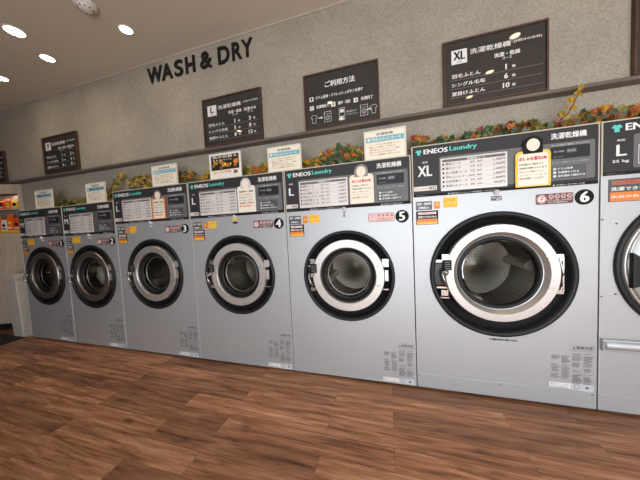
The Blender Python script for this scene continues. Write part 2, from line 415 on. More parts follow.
def make_machine(kind, i, num):
    W = {'M': MW, 'L': LW, 'X': XW, 'R': LW}[kind]; H = {'M': HM, 'L': HL, 'X': HX, 'R': HX}[kind]
    cx, cz, R = {'M': (.470, .915, .407), 'L': (.561, .957, .408), 'X': (.597, .978, .479), 'R': (.56, 1.05, .485)}[kind]
    x0 = XS[i]; g = .004
    looks = {1: 'dark silver washer dryer number 1 at the far left end beside the grey bin',
             2: 'silver washer dryer number 2 with pale laundry in its drum',
             3: 'silver washer dryer number 3, an L size between numbers 2 and 4',
             4: 'silver washer dryer number 4 beneath the dark picture card in a white frame',
             5: 'silver washer dryer number 5, left neighbour of the largest XL machine',
             6: 'largest silver XL washer dryer number 6 with a big black ringed door',
             7: 'silver 25 kg L size machine cut by the right edge, with a lower drawer handle'}
    root = empty('washer_dryer', (x0+W/2, 0, 0), looks[num], 'washing machine', 'row of coin laundry machines')
    D = -W/2
    PH = .39 if kind != 'X' else .405
    if kind == 'R': PH = .36
    # ---- cabinet
    b = MB(D); y1 = .85
    plate_hole(b, g, W-g, .02, H-PH, cx, cz, R*.985, 0, M_SILVER)
    b.add([(g, 0, .02), (g, y1, .02), (g, y1, H-.005), (g, .0, H-.005)], [(0, 3, 2, 1)], M_SILVER)
    b.add([(W-g, 0, .02), (W-g, y1, .02), (W-g, y1, H-.005), (W-g, .0, H-.005)], [(0, 1, 2, 3)], M_SILVER)
    b.add([(g, 0, H-.005), (g, y1, H-.005), (W-g, y1, H-.005), (W-g, 0, H-.005)], [(0, 3, 2, 1)], M_SILVER)
    b.add([(g, y1, .02), (g, y1, H-.005), (W-g, y1, H-.005), (W-g, y1, .02)], [(0, 1, 2, 3)], M_SILVER)
    b.add([(g, .0, .02), (g, y1, .02), (W-g, y1, .02), (W-g, 0, .02)], [(0, 1, 2, 3)], M_SILVER)
    b.add([(g, 0, H-PH), (W-g, 0, H-PH), (W-g, 0, H-.005), (g, 0, H-.005)], [(0, 1, 2, 3)], M_SILVER)
    # inner tunnel that carries the door
    b.lathe(cx, cz, [(R*.985, 0), (R*.985, .10), (R*.70, .10)], BLACK, 72)
    cab = b.build('cabinet', root)
    e = MB(D)
    e.box(g, g+.004, -.003, 0, .02, H-PH, LTGREY)
    e.build('side_trim', root)
    # toe gap and kick panel
    MB(D).box(.02, W-.02, .03, .08, 0, .02, BLACK).build('plinth', root)
    kz = .135 if kind in ('X', 'R') else .028
    k = MB(D); k.box(g+.002, W-g-.002, -.004, 0.0, .018, kz, M_SILVER)
    kp = k.build('kick_panel', root, bevel=.0015)
    if kind == 'X':
        sc = MB(D)
        for x in (.02, W/2, W-.03): sc.lathe(x, kz-.012 if x != W/2 else kz-.018, [(0, -.009), (.005, -.008), (.006, -.004)], M_CHROME, 10)
        sc.build('screw', kp)
    # ---- black door surround
    s = MB(D)
    s.lathe(cx, cz, [(R*1.0, .0), (R*1.0, -.012), (R*.985, -.020), (R*.955, -.022), (R*.93, -.014), (R*.915, .010)], RIM, 80)
    s.lathe(cx, cz, [(R*.915, .010), (R*.88, .045), (R*.60, .055)], BLACK, 80)
    s.build('door_surround', root)
    # ---- drum behind
    d = MB(D)
    rd = R*.60
    d.lathe(cx, cz, [(R*.56, .08), (rd, .12), (rd, .50)], M_DRUM, 64)
    d.lathe(cx, cz, [(rd, .50), (rd*.7, .52), (rd*.25, .50), (.0, .48)], M_DRUM, 64)
    dr = d.build('drum', root)
    for q in range(3):
        a = PI*.62+q*2*PI/3+i*.9
        ca, sa = math.cos(a), math.sin(a); bf = MB(D)
        pr = [(-.05, 0), (-.02, .055), (.02, .055), (.05, 0)]
        vs = []
        for yy in (.14, .49):
            for t_, h_ in pr:
                rr = rd-h_; vs.append((cx+rr*ca-t_*sa, yy, cz+rr*sa+t_*ca))
        bf.add(vs, [(0, 1, 5, 4), (1, 2, 6, 5), (2, 3, 7, 6), (0, 3, 2, 1), (4, 5, 6, 7)], M_STEEL)
        bf.build('drum_paddle', dr)
    # ---- door: steel ring, dark gasket, glass bowl
    door = bpy.data.objects.new('door', None); COL.objects.link(door); door.parent = root
    cx0, cz0 = cx, cz
    if kind == 'X': cz = cz+.014
    elif kind != 'R': cz = cz+.008; cx = cx+.004
    r = MB(D)
    if kind != 'R':
        ri = .60 if kind != 'X' else .585
        ro = .785 if kind != 'X' else .775
        if kind == 'X':
            r.rings(cx, cz, [(R*ro, .02), (R*ro, -.022), (R*(ro-.012), -.030), (R*(ri+.065), -.030), (R*(ri+.055), -.024), (R*(ri+.01), .002), (R*ri, .004), (R*(ri-.01), .03)], M_STEEL, 80)
        else:
            r.rings(cx, cz, [(R*ro, .02), (R*ro, -.022), (R*(ro-.012), -.030), (R*(ri+.018), -.030), (R*(ri+.004), -.024), (R*(ri-.01), .01)], M_STEEL if kind == 'L' else M_STEELD, 80)
        r.build('door_ring', door)
        gk = MB(D)
        if kind == 'X':
            gk.lathe(cx, cz, [(R*(ri-.000), .006), (R*(ri-.015), -.010), (R*(ri-.045), -.012), (R*(ri-.06), .0), (R*(ri-.065), .03)], RIM, 72)
        else:
            gk.lathe(cx, cz, [(R*(ri-.005), -.010), (R*(ri-.03), -.012), (R*(ri-.05), .0), (R*(ri-.065), .008)], BLACK, 72)
            gk.lathe(cx, cz, [(R*(ri-.065), .008), (R*(ri-.085), .0), (R*(ri-.105), .020)], RIM, 72)
        gk.build('gasket', door)
        gl = MB(D); rg = R*(ri-(.062 if kind == 'X' else .075))
        gd = 1.0 if kind == 'X' else .62
        gl.lathe(cx, cz, [(rg, .008), (rg*.95, .03*gd+.005), (rg*.88, .065*gd), (rg*.80, .08*gd), (rg*.6, .09*gd), (rg*.3, .095*gd), (.001, .096*gd)], M_GLASSB, 72)
        gl.build('door_glass', door)
        if kind != 'X':
            st = MB(D); st.lathe(cx, cz, [(rg*.90, .038), (rg*.87, .030), (rg*.84, .040)], M_DRUM2, 72); st.build('glass_rim', door)
        # screws / slots pressed in the ring
        sl = MB(D)
        for dz in ((.085, -.085) if kind != 'X' else (.125, -.105)):
            for dx in ((0,) if kind != 'X' else (-.012, .022)):
                xx = cx+R*(ro-.09)+dx-abs(dz)*.22; sl.box(xx-.012, xx+.012, -.0345, -.031, cz+dz-.003, cz+dz+.003, M_CHROME if kind == 'X' else INKG)
        sl.build('ring_screw', door)
        # latch on the left
        lx = cx-R*ro
        l = MB(D)
        l.box(lx-.012, lx+.042 if kind != 'X' else lx+.045, -.040, -.030, cz+.025, cz+.105, INK)
        for q in range(4): l.box(lx-.004, lx+.034, -.0425, -.040, cz+.035+q*.017, cz+.042+q*.017, INKG)
        l.build('latch_label', door)
        l = MB(D)
        l.tube([(lx-.02, -.050, cz+.015), (lx+.02, -.052, cz+.012)], .012, M_CHROME, 10)
        l.tube([(lx-.018, -.052, cz+.03), (lx-.022, -.066, cz-.01), (lx-.012, -.068, cz-.06), (lx+.008, -.050, cz-.105)], [.010, .013, .011, .006], M_CHROME, 10)
        l.lathe(lx+.0, cz+.0, [(.0, -.082), (.010, -.080), (.013, -.070), (.013, -.04)], M_CHROME, 14)
        l.build('handle', door)
        l = MB(D)
        if kind == 'X':
            l.box(lx-.075, lx+.0, -.008, .012, cz-.10, cz+.075, BLACKG)
            l.box(lx-.085, lx+.02, -.014, -.006, cz+.085, cz+.105, M_CHROME); l.box(lx-.02, lx+.03, -.028, -.008, cz+.105, cz+.15, M_CHROME)
            l.box(lx-.06, lx+.02, -.014, -.006, cz-.125, cz-.110, M_CHROME); l.box(lx-.03, lx+.02, -.028, -.008, cz-.18, cz-.135, M_CHROME)
            l.box(lx-.04, lx+.03, -.014, -.006, cz-.205, cz-.195, M_CHROME)
        else:
            l.box(lx-.045, lx+.01, -.004, .012, cz-.10, cz+.07, BLACKG)
            l.box(lx-.045, lx+.02, -.012, -.004, cz+.075, cz+.09, M_CHROME); l.box(lx-.025, lx+.02, -.014, -.002, cz+.10, cz+.15, M_CHROME)
            l.box(lx-.03, lx+.02, -.012, -.004, cz-.15, cz-.115, M_CHROME)
        l.build('latch_bracket', door)
        # hinge on the right
        hx = cx+R*ro
        h = MB(D)
        if kind == 'X':
            h.box(hx-.02, hx+.022, -.012, -.002, cz+.085, cz+.14, M_CHROME); h.box(hx-.02, hx+.022, -.012, -.002, cz-.15, cz-.095, M_CHROME)
            h.box(hx+.012, hx+.022, -.016, -.004, cz-.13, cz+.12, M_CHROME)
            h.tube([(hx-.005, -.012, cz+.11), (hx+.018, -.012, cz-.0), (hx-.005, -.012, cz-.12)], .006, M_CHROME, 8)
        else:
            h.box(hx-.02, hx+.035, -.020, -.002, cz+.075, cz+.145, M_STEEL); h.build('hinge', door, bevel=.002); h = MB(D); h.box(hx-.0, hx+.030, -.026, -.002, cz-.045, cz+.05, M_STEEL)
            h.build('hinge', door, bevel=.002); h = MB(D); h.box(hx-.02, hx+.03, -.014, -.002, cz-.125, cz-.112, M_CHROME)
        h.build('hinge', door, bevel=.002)
    else:
        r.lathe(cx, cz, [(R*.915, .0), (R*.91, -.02), (R*.885, -.022), (R*.88, -.005)], M_STEEL, 80)
        r.lathe(cx, cz, [(R*.87, -.005), (R*.865, -.018), (R*.85, -.02), (R*.84, -.008)], M_CHROME, 80)
        r.lathe(cx, cz, [(R*.84, -.008), (R*.80, -.024), (R*.58, -.038), (R*.56, .02)], M_SILVER, 80)
        r.build('door_ring', door)
        gl = MB(D); gl.lathe(cx, cz, [(R*.56, .02), (R*.5, .09), (R*.3, .13), (.001, .135)], M_GLASSB, 64); gl.build('door_glass', door)
        l = MB(D); hx = cx-R*.865
        l.prism([(hx, cz+.09), (hx+.05, cz+.05), (hx+.09, cz+.13), (hx+.20, cz+.10), (hx+.20, cz-.20), (hx+.09, cz-.21), (hx+.05, cz-.13), (hx, cz-.15)], -.055, -.02, RIM)
        l.build('handle', door, bevel=.006)
        dw = MB(D); dw.box(g, W-g, -.004, 0, .46, .548, M_SILVER)
        dwo = dw.build('drawer_front', root, bevel=.002)
        dw = MB(D); dw.tube([(.016, -.012, .5), (W-.02, -.012, .5)], .036, M_SILVER, 14); dw.box(.010, W-.02, -.03, .0, .455, .54, M_SILVER)
        dw.build('handle', dwo, bevel=.008)
        sc = MB(D)
        for x, z in ((.015, 1.36), (.09, 1.33), (.015, .83), (.09, .85)): sc.lathe(x, z, [(0, -.006), (.005, -.005), (.006, 0)], INKG, 10)
        sc.build('screw', root)
    cx, cz = cx0, cz0
    # ---- control panel
    zt = H; zb = H-PH
    p = MB(D)
    p.box(g, W-g, -.005, .0, zb, zt, TRIMW)
    pan = p.build('control_panel', root, bevel=.0015)
    Y = -.0055
    f = MB(D)
    f.quad(.012, W-.012, zb+.001, zt-.008, Y, PANEL)
    gx = .205 if kind == 'X' else (.14 if kind == 'L' else .13)
    if kind == 'R': gx = .165
    f.rrect(gx, W-.03, zt-.362 if kind != 'R' else zt-.32, zt-.105, .012, Y-.001, PGREY if kind != 'M' else PGREYM)
    f.quad(.012, W-.012, zb+.001, zb+.022, Y-.001, INK)
    f.build('panel_face', pan)
    t = MB(D); Y2 = Y-.0022
    if kind == 'R': tshirt(t, .052, .108, zt-.055, Y2, TEAL); t.text('ENEOS', .125, .34, zt-.054, .044, Y2, WHITE, .06)
    else: tshirt(t, .034, .082, zt-.054, Y2, TEAL); t.text('ENEOS', .095, .265, zt-.054, .036, Y2, WHITE, .06)
    t.text('Laundry', *((.36, .59) if kind == 'R' else (.280, .462)), zt-.056, .044, Y2, TEAL, .045)
    t.build('brand_lettering', pan); t = MB(D)
    t.text('洗濯乾燥機', W-.272, W-.076, zt-.058, .041, Y2, WHITE, .035)
    t.build('title_lettering', pan); t = MB(D)
    t.text('SIZE', .052 if kind in 'ML' else .082, .088 if kind in 'ML' else .122, zt-.135, .012, Y2, WHITE, .05)
    if kind == 'X': t.text('XL', .050, .150, zt-.203, .082, Y2, WHITE, .035)
    elif kind == 'R':
        t.text('L', .080, .128, zt-.200, .072, Y2, WHITE, .035); t.text('25 kg', .058, .142, zt-.272, .022, Y2, WHITE, .04)
    else: t.text(kind if kind == 'L' else 'M', .048 if kind == 'L' else .042, .092 if kind == 'L' else .108, zt-.205, .068, Y2, WHITE, .045)
    t.build('size_lettering', pan); t = MB(D)
    t.text('注意 操作は画面の案内にしたがってください', .03 if kind != 'M' else .03, .125, zb+.012, .008, Y2, INKM)
    t.text('● 使用前にドラムの中を確認してください', W*.22, W*.50, zb+.011, .009, Y2, WHITE)
    t.text('● 洗濯物の忘れ物に注意', W*.78, W*.93, zb+.011, .009, Y2, WHITE)
    if kind != 'R': t.text('タッチ画面で操作してください', W-.268, W-.06, zt-.121, .010, Y2, WHITE)
    t.build('footer_print', pan)
    t = MB(D)
    if kind == 'R':
        t.rrect(.180, .30, zt-.305, zt-.165, .012, Y-.003, PGREY); t.rrect(.186, .294, zt-.298, zt-.172, .01, Y-.004, WHITE)
        t.rrect(.190, .290, zt-.294, zt-.176, .008, Y-.005, DISPB)
        t.text('カ', .204, .276, zt-.225, .065, Y-.006, WHITE, .05); t.text('洗濯', .206, .274, zt-.276, .022, Y-.006, WHITE, .03)
        t.build('course_button', pan)
    else:
        # cream strip bottom left
        sx = .185 if kind == 'X' else .128
        t.rrect(.014, sx, zt-.358, zt-.322, .006, Y-.003, PINKG)
        t.text('大容量', sx-.062, sx-.035, zt-.34, .020, Y-.004, INKG, .04); t.ringflat(sx-.018, zt-.34, .008, .014, Y-.004, INKG)
        t.text('おトクな', .02, sx-.07, zt-.34, .012, Y-.004, BROWNI)
        t.build('capacity_label', pan)
        # price table
        a0, a1 = {'X': (.214, .655), 'L': (.150, .598), 'M': (.145, .575)}[kind]
        q0, q1 = zt-(.372 if kind == 'X' else .362), zt-.122
        t = MB(D)
        t.box(a0, a1, Y-.004, Y-.001, q0, q1, PAPER)
        tp = t.build('price_table', pan)
        t = MB(D); YT = Y-.0052
        t.quad(a0+.012, a1-.012, q1-.030, q1-.010, YT, INKG)
        t.text('洗濯乾燥コース', a0+.18, a0+.30, q1-.020, .014, YT-.0008, WHITE, .03)
        w_ = a1-a0; rows = 6; dz = (q1-q0-.05)/rows
        for k_ in range(rows):
            zz = q1-.047-dz*k_
            t.quad(a0+.012, a0+.024, zz-.008, zz+.008, YT, INK)
            n_ = COURSES[k_]
            t.text(n_, a0+.034, a0+.034+.021*len(n_), zz, .018, YT, INKG, .05)
            c_ = NUMS[k_]
            t.text(c_[0]+'分', a0+w_*.46, a0+w_*.53, zz, .016, YT, INKG, .04)
            t.text(c_[1]+'分', a0+w_*.56, a0+w_*.64, zz, .016, YT, INKG, .04)
            t.quad(a0+w_*.66, a0+w_*.82, zz-.006, zz-.0045, YT, INKM)
            t.text(c_[2]+'円', a1-.085, a1-.014, zz, .018, YT, INKG, .05)
            t.quad(a0+.012, a1-.012, zz-dz*.5-.0006, zz-dz*.5+.0006, YT, INKM)
        t.build('table_print', tp)
        # display window and steps box
        t = MB(D)
        dx0, dx1 = W-.275, W-.058
        t.rrect(dx0, dx1, zt-.215, zt-.132, .006, Y-.003, DISP)
        t.text('残り時間', dx0+.02, dx0+.075, zt-.165, .013, Y-.004, LTGREY)
        t.rrect(dx0+.09, dx0+.145, zt-.180, zt-.150, .003, Y-.004, DISPB); t.text('00分', dx0+.094, dx0+.14, zt-.165, .017, Y-.005, LTGREY)
        t.text('投入金額', dx0+.02, dx0+.07, zt-.200, .010, Y-.004, INKM)
        t.build('display', pan)
        t = MB(D)
        t.rrect(dx0+.005, dx1-.02, zt-.352, zt-.262, .005, Y-.003, DISPB)
        for k_, s_ in enumerate(['ドラム洗浄', '洗濯物を入れる', '扉を閉めて操作する']):
            zz = zt-.283-.025*k_
            t.disc(dx0+.024, zz, .009, Y-.004, WHITE, 12)
            t.text('123'[k_], dx0+.021, dx0+.027, zz, .011, Y-.005, INKG)
            t.text(s_, dx0+.042, dx0+.042+.0165*len(s_), zz, .015, Y-.004, WHITE, .03)
        t.text('カード・現金はこちらの画面で', dx0+.005, dx1-.0, zt-.24, .010, Y-.004, LTGREY)
        t.build('steps_box', pan)
    # ---- coin latch in the middle below the panel
    if kind != 'R':
        kx = {'X': W/2-.005, 'L': W/2, 'M': W/2}[kind]
        t = MB(D)
        t.lathe(kx, zb-.008, [(0, -.022), (.012, -.022), (.018, -.018), (.018, 0)], WPLAST, 20)
        t.ringflat(kx, zb-.008, .006, .010, -.0225, INKM, 14)
        kl = t.build('lock', root)
        t = MB(D)
        if kind == 'X': t.rrect(kx-.035, kx+.033, zb-.068, zb-.034, .003, -.003, DISPB); t.text('開閉注意', kx-.03, kx+.028, zb-.046, .012, -.004, LTGREY, .03); t.quad(kx-.002, kx+.028, zb-.062, zb-.056, -.004, LTGREY)
        elif num == 4: t.rrect(kx-.03, kx+.03, zb-.045, zb-.026, .003, -.003, YELLOW); t.text('開閉注意', kx-.025, kx+.025, zb-.068, .022, -.003, INK, .05)
        else: t.tube([(kx, -.012, zb-.03), (kx-.004, -.01, zb-.075)], .005, M_CHROME, 8); t.box(kx-.022, kx+.022, -.008, -.001, zb-.06, zb-.035, LTGREY)
        t.build('lock_tag', root)
        # ---- number badge
        nx, nz = W-.082, zt-.489
        t = MB(D); t.lathe(nx, nz, [(.0, -.0035), (.049, -.0035), (.053, -.001), (.053, 0)], INK, 40)
        nb = t.build('number_badge', root)
        t = MB(D); t.text(str(num), nx-.024, nx+.024, nz, .072, -.0045, WHITE, .07, keep=True, align='c'); t.build('numeral', nb)
        # ---- warning strip
        wx0 = W-(.357 if kind != 'M' else .335); wx1 = W-.142
        t = MB(D); z1_, z0_ = zt-.450, zt-.524
        t.rrect(wx0, wx1, z0_, z1_, .012, -.002, PINKW); t.rrect(wx0+.003, wx1-.003, z0_+.003, z1_-.003, .010, -.0028, PINK if num == 5 else PINKW)
        t.disc(wx0+.034, (z0_+z1_)/2, .029, -.0035, WHITE, 24); t.ringflat(wx0+.034, (z0_+z1_)/2, .021, .026, -.0042, REDI)
        t.text('子', wx0+.022, wx0+.046, (z0_+z1_)/2, .026, -.0045, REDI, .08)
        n_ = 4; st = (wx1-wx0-.075)/n_
        for k_ in range(n_):
            xx = wx0+.072+st*(k_+.5); t.disc(xx, z1_-.022, st*.44, -.0035, WHITE, 18); t.ringflat(xx, z1_-.022, st*.28, st*.38, -.0042, REDI, 14)
            t.text('禁', xx-st*.2, xx+st*.2, z1_-.022, st*.4, -.0044, INK, .05)
        t.text('ドラム内に入らない', wx0+.07, wx1-.008, z0_+.027, .012, -.0035, WHITE if num != 5 else INKG, .04)
        t.text('子どもを遊ばせない', wx0+.07, wx1-.03, z0_+.012, .010, -.0035, WHITE if num != 5 else INKG, .04)
        t.build('warning_sticker', root)
        # ---- stickers on the upper left
        if kind == 'X': d0 = (.027, .147); s0 = (.160, .205); y0_ = (.228, .330); ph = (.028, .190); zd = (.441, .510); zy = (.421, .503); zp = (.518, .628)
        elif kind == 'L': d0 = (.028, .148); s0 = (.168, .212); y0_ = (.228, .330); ph = (.030, .174); zd = (.430, .505); zy = (.428, .503); zp = (.512, .622)
        else: d0 = (.012, .122); s0 = None; y0_ = (.150, .300); ph = (.025, .154); zd = (.428, .500); zy = (.412, .493); zp = (.520, .620)
        t = MB(D); t.rrect(d0[0], d0[1], zt-zd[1], zt-zd[0], .003, -.002, DISPB)
        t.text('洗剤・柔軟剤', d0[0]+.008, d0[1]-.008, zt-zd[0]-.02, .020, -.003, WHITE, .04); t.text('自動投入', d0[0]+.02, d0[1]-.02, zt-zd[1]+.018, .019, -.003, WHITE, .04)
        t.build('detergent_sticker', root)
        t = MB(D)
        if s0: t.rrect(s0[0], s0[1], zt-zd[1]+.004, zt-zd[0]-.008, .004, -.002, ORANGE); t.text('楽', s0[0]+.008, s0[1]-.008, zt-.47, .026, -.003, YELLOW, .06)
        t.rrect(y0_[0], y0_[1], zt-zy[1], zt-zy[0], .003, -.0022, YELLOW)
        t.text('おすすめ', y0_[0]+.006, y0_[1]-.02, zt-zy[0]-.024, .024, -.003, ORANGE, .03); t.text('ふわふわ仕上げ', y0_[0]+.006, y0_[1]-.006, zt-zy[1]+.018, .014, -.003, ORANGE, .0)
        t.build('yellow_sticker', root)
    else:
        ph = (.045, .345); zp = (.385, .535)
        nx = 0
    t = MB(D); X0, X1 = ph; Z1, Z0 = zt-zp[0], zt-zp[1]; hh = Z1-Z0
    t.box(X0, X1, -.003, -.0005, Z0, Z1, INK if kind != 'R' else DISPB)
    t.quad(X0+.014, X1-.014, Z0+hh*.74, Z1-.010, -.004, WHITE if kind != 'R' else BROWNI)
    t.text('ご注意ください', X0+(X1-X0)*.15, X1-(X1-X0)*.15, Z0+hh*.86, hh*.15, -.005, REDI, .06)
    t.quad(X0+.006, X1-.006, Z0+.003, Z0+hh*.42, -.004, ORANGE); t.quad(X0+.006, X1-.006, Z0+.003, Z0+hh*.26, -.0046, YELLOW if kind != 'R' else ORANGE)
    t.text('洗濯できないもの', X0+.012, X1-.012, Z0+hh*.56, hh*.16, -.004, WHITE, .06)
    t.text('火災のおそれあり', X0+.012, X1-.012, Z0+hh*.22, hh*.13, -.0055, REDI if kind != 'R' else WHITE, .05)
    t.build('caution_sticker', root)
    # ---- fine print at the lower right
    if kind != 'R':
        b0 = .30 if kind != 'X' else .395
        if kind == 'M': b0 = .31
        t = MB(D); xr = W-.022; hx0 = W-.150
        for (u0, u1, v0, v1) in ((hx0, xr, b0+.035, b0+.078),):
            t.quad(u0, u1, v0, v0+.0012, -.0015, INKM); t.quad(u0, u1, v1-.0012, v1, -.0015, INKM); t.quad(u0, u0+.0012, v0, v1, -.0015, INKM); t.quad(u1-.0012, u1, v0, v1, -.0015, INKM)
        t.text('取扱注意', hx0+.032, xr-.006, b0+.061, .021, -.0015, INKG, .05, False)
        t.poly([(hx0+.010, b0+.052), (hx0+.026, b0+.052), (hx0+.018, b0+.068)], -.0015, INKG)
        t.text('操作の前によくお読みください', hx0+.006, xr-.006, b0+.043, .009, -.0015, INKM)
        cols = [(xr-.245, xr-.190), (xr-.183, xr-.130), (xr-.122, xr-.064), (xr-.058, xr)]
        rnd = random.Random(5)
        for ci, (u0, u1) in enumerate(cols):
            top = b0+.018 if ci > 1 else b0-.004
            bot = b0-.205 if ci > 1 else b0-.175
            zz = top
            while zz > bot:
                wd = (u1-u0)*(.55+.45*rnd.random())
                if rnd.random() < .16: zz -= .010; continue
                a_ = u0 if rnd.random() < .7 else u0+.006
                t.quad(a_, min(a_+wd, u1), zz-.0034, zz, -.0015, INKG if rnd.random() < .6 else INKM)
                zz -= .0075
        t.build('instruction_print', root)
        t = MB(D); w0 = .175 if kind == 'X' else .070
        if kind == 'X': w0 = .186
        t.quad(xr-.255, xr-.13, w0-.038, w0, -.006 if kind != 'X' else -.0015, WHITE)
        t.quad(xr-.13, xr, w0-.046, w0+.004, -.0058 if kind != 'X' else -.0014, LTGREY)
        yy = -.0066 if kind != 'X' else -.0022
        t.text('型式', xr-.248, xr-.21, w0-.012, .014, yy, INKM); t.text('100V 50/60Hz', xr-.20, xr-.138, w0-.012, .010, yy, INKM); t.text('製造年月 製造番号', xr-.248, xr-.145, w0-.029, .009, yy, INKM)
        t.ringflat(xr-.095, w0-.02, .014, .018, yy, INKM); t.quad(xr-.045, xr-.025, w0-.028, w0-.014, yy, INKG)
        t.build('rating_plate', root)
        if kind == 'X':
            t = MB(D); t.text('ドアを閉めてからボタンを押してください', cx-.065, cx+.115, cz-R-.026, .014, -.0015, INK, .09); t.build('door_notice_print', root)
    return root, (cx+x0, cz, R, rd)

kinds = ['M', 'M', 'L', 'L', 'L', 'X', 'R']
INFO = []
for i, k in enumerate(kinds):
    INFO.append(make_machine(k, i, i+1))

# laundry inside number 2
mx, mz, mr, rd = INFO[1][1]
rnd = random.Random(3)
def blob(cx, cy, cz, rx, ry, rz, seed, m, n=28, k=16):
    b = MB(); vs = []; fs = []; r_ = random.Random(seed)
    ph = [r_.random()*6 for _ in range(6)]
    for i in range(k+1):
        th = PI*i/k
        for j in range(n):
            a = 2*PI*j/n
            q = 1+.10*math.sin(3*a+ph[0])*math.sin(2*th)+.09*math.sin(5*a+4*th+ph[1])+.06*math.sin(7*a-5*th+ph[2])+.05*math.sin(11*th+2*a+ph[3])
            vs.append((cx+rx*q*math.sin(th)*math.cos(a), cy+ry*q*math.sin(th)*math.sin(a), cz+rz*q*math.cos(th)))
    for i in range(k):
        for j in range(n): fs.append((i*n+j, (i+1)*n+j, (i+1)*n+(j+1) % n, i*n+(j+1) % n))
    b.add(vs, fs, m, True); return b
lb = blob(0, 0, 0, .16, .09, .155, 4, M_CLOTH)
tag(lb.build('laundry', loc=(mx-.04, .20, mz-.01)), 'pale crumpled laundry inside the drum of machine number 2', 'laundry')

# ------------------------------------------------------------------ notice cards hung on panels of 3,4,5,6
def notice(i, xa, xb, zt_off, zb_off, head, label, hcol, edge, lines):
    x0 = XS[i]; H = HL if kinds[i] == 'L' else HX
    xm = (xa+xb)/2; w = xb-xa; z1 = H+zt_off; z0 = H+zb_off
    root = empty('notice_card', (x0+xm, -.0175, z0), label, 'notice', 'rounded notice cards on the control panels')
    b = MB(0, 0, 0); h = z1-z0
    def arch(w_, z_lo, z_sh, r_, inset=0):
        pts = [(-w_/2, z_lo), (w_/2, z_lo), (w_/2, z_sh)]
        for k in range(9):
            a = PI*.5*k/8; pts.append((w_/2-.03+.03*math.cos(a), z_sh+.03*math.sin(a)))
        for k in range(9):
            a = PI*.5+PI*.5*k/8; pts.append((-w_/2+.03+.03*math.cos(a), z_sh+.03*math.sin(a)))
        return pts
    b.prism(arch(w, 0, h-.03, .03), -.003, 0, edge)
    c = b.build('card', root)
    f = MB(); f.poly(arch(w-.030, .008, h-.045, .03), -.0042, CREAMP); f.build('card_face', c)
    # rounded tab above the card: plain, dark rim
    hd = H+head-z0; r = .050
    t = MB(); t.prism([(r*1.15*math.cos(a_), hd-r*1.2+r*1.2*math.sin(a_)) for a_ in [PI*k/16 for k in range(17)]]+[(-r*1.15, h-.02), (r*1.15, h-.02)], -.0062, -.0044, hcol)
    t.disc(0, hd-r*1.22, r*.78, -.0075, SKINP, 28, r*.86)
    t.build('round_tab', root)
    t = MB(); W2 = w/2-.022
    zz = h-.055
    for k, (s_, hh, m_, bo) in enumerate(lines):
        t.text(s_, -W2, W2 if k % 2 == 0 else W2*.75, zz, hh, -.0052, m_, bo); zz -= hh+.013
    t.build('card_print', root)
T6 = [('おしゃれ着もOK', .026, REDI, .07), ('お洗濯のご案内です', .013, INKG, .05), ('洗剤は自動で入ります', .013, INKG, .05), ('安心してご利用ください', .011, INKM, .04), ('スタッフより', .010, INKM, .04), ('毎日清掃しています', .013, BROWNI, .05)]
T4 = [('洗濯物のご確認', .018, INKG, .06), ('ポケットの中を見て', .014, BROWNI, .05), ('扉を閉めてください', .014, INKM, .05), ('忘れ物に注意', .014, LBLUE, .06), ('乾燥機のご利用は', .016, REDI, .06), ('終了後お早めに', .016, REDI, .06)]
notice(2, .622, .815, -.125, -.365, -.045, 'pale card with a dark rimmed round top on the panel of machine number 3', INKG, ORANGE, T4)
notice(3, .618, .818, -.105, -.362, -.028, 'white card with a round top and red lines on the panel of machine number 4', LTGREY, WHITE, T4)
notice(4, .618, .820, -.115, -.360, -.032, 'cream card with a grey rimmed round top on the panel of machine number 5', INKM, SKINP, T6)
notice(5, .700, .908, -.140, -.392, -.040, 'yellow edged card with red heading on the panel of machine number 6', INK, YELLOW, T6)

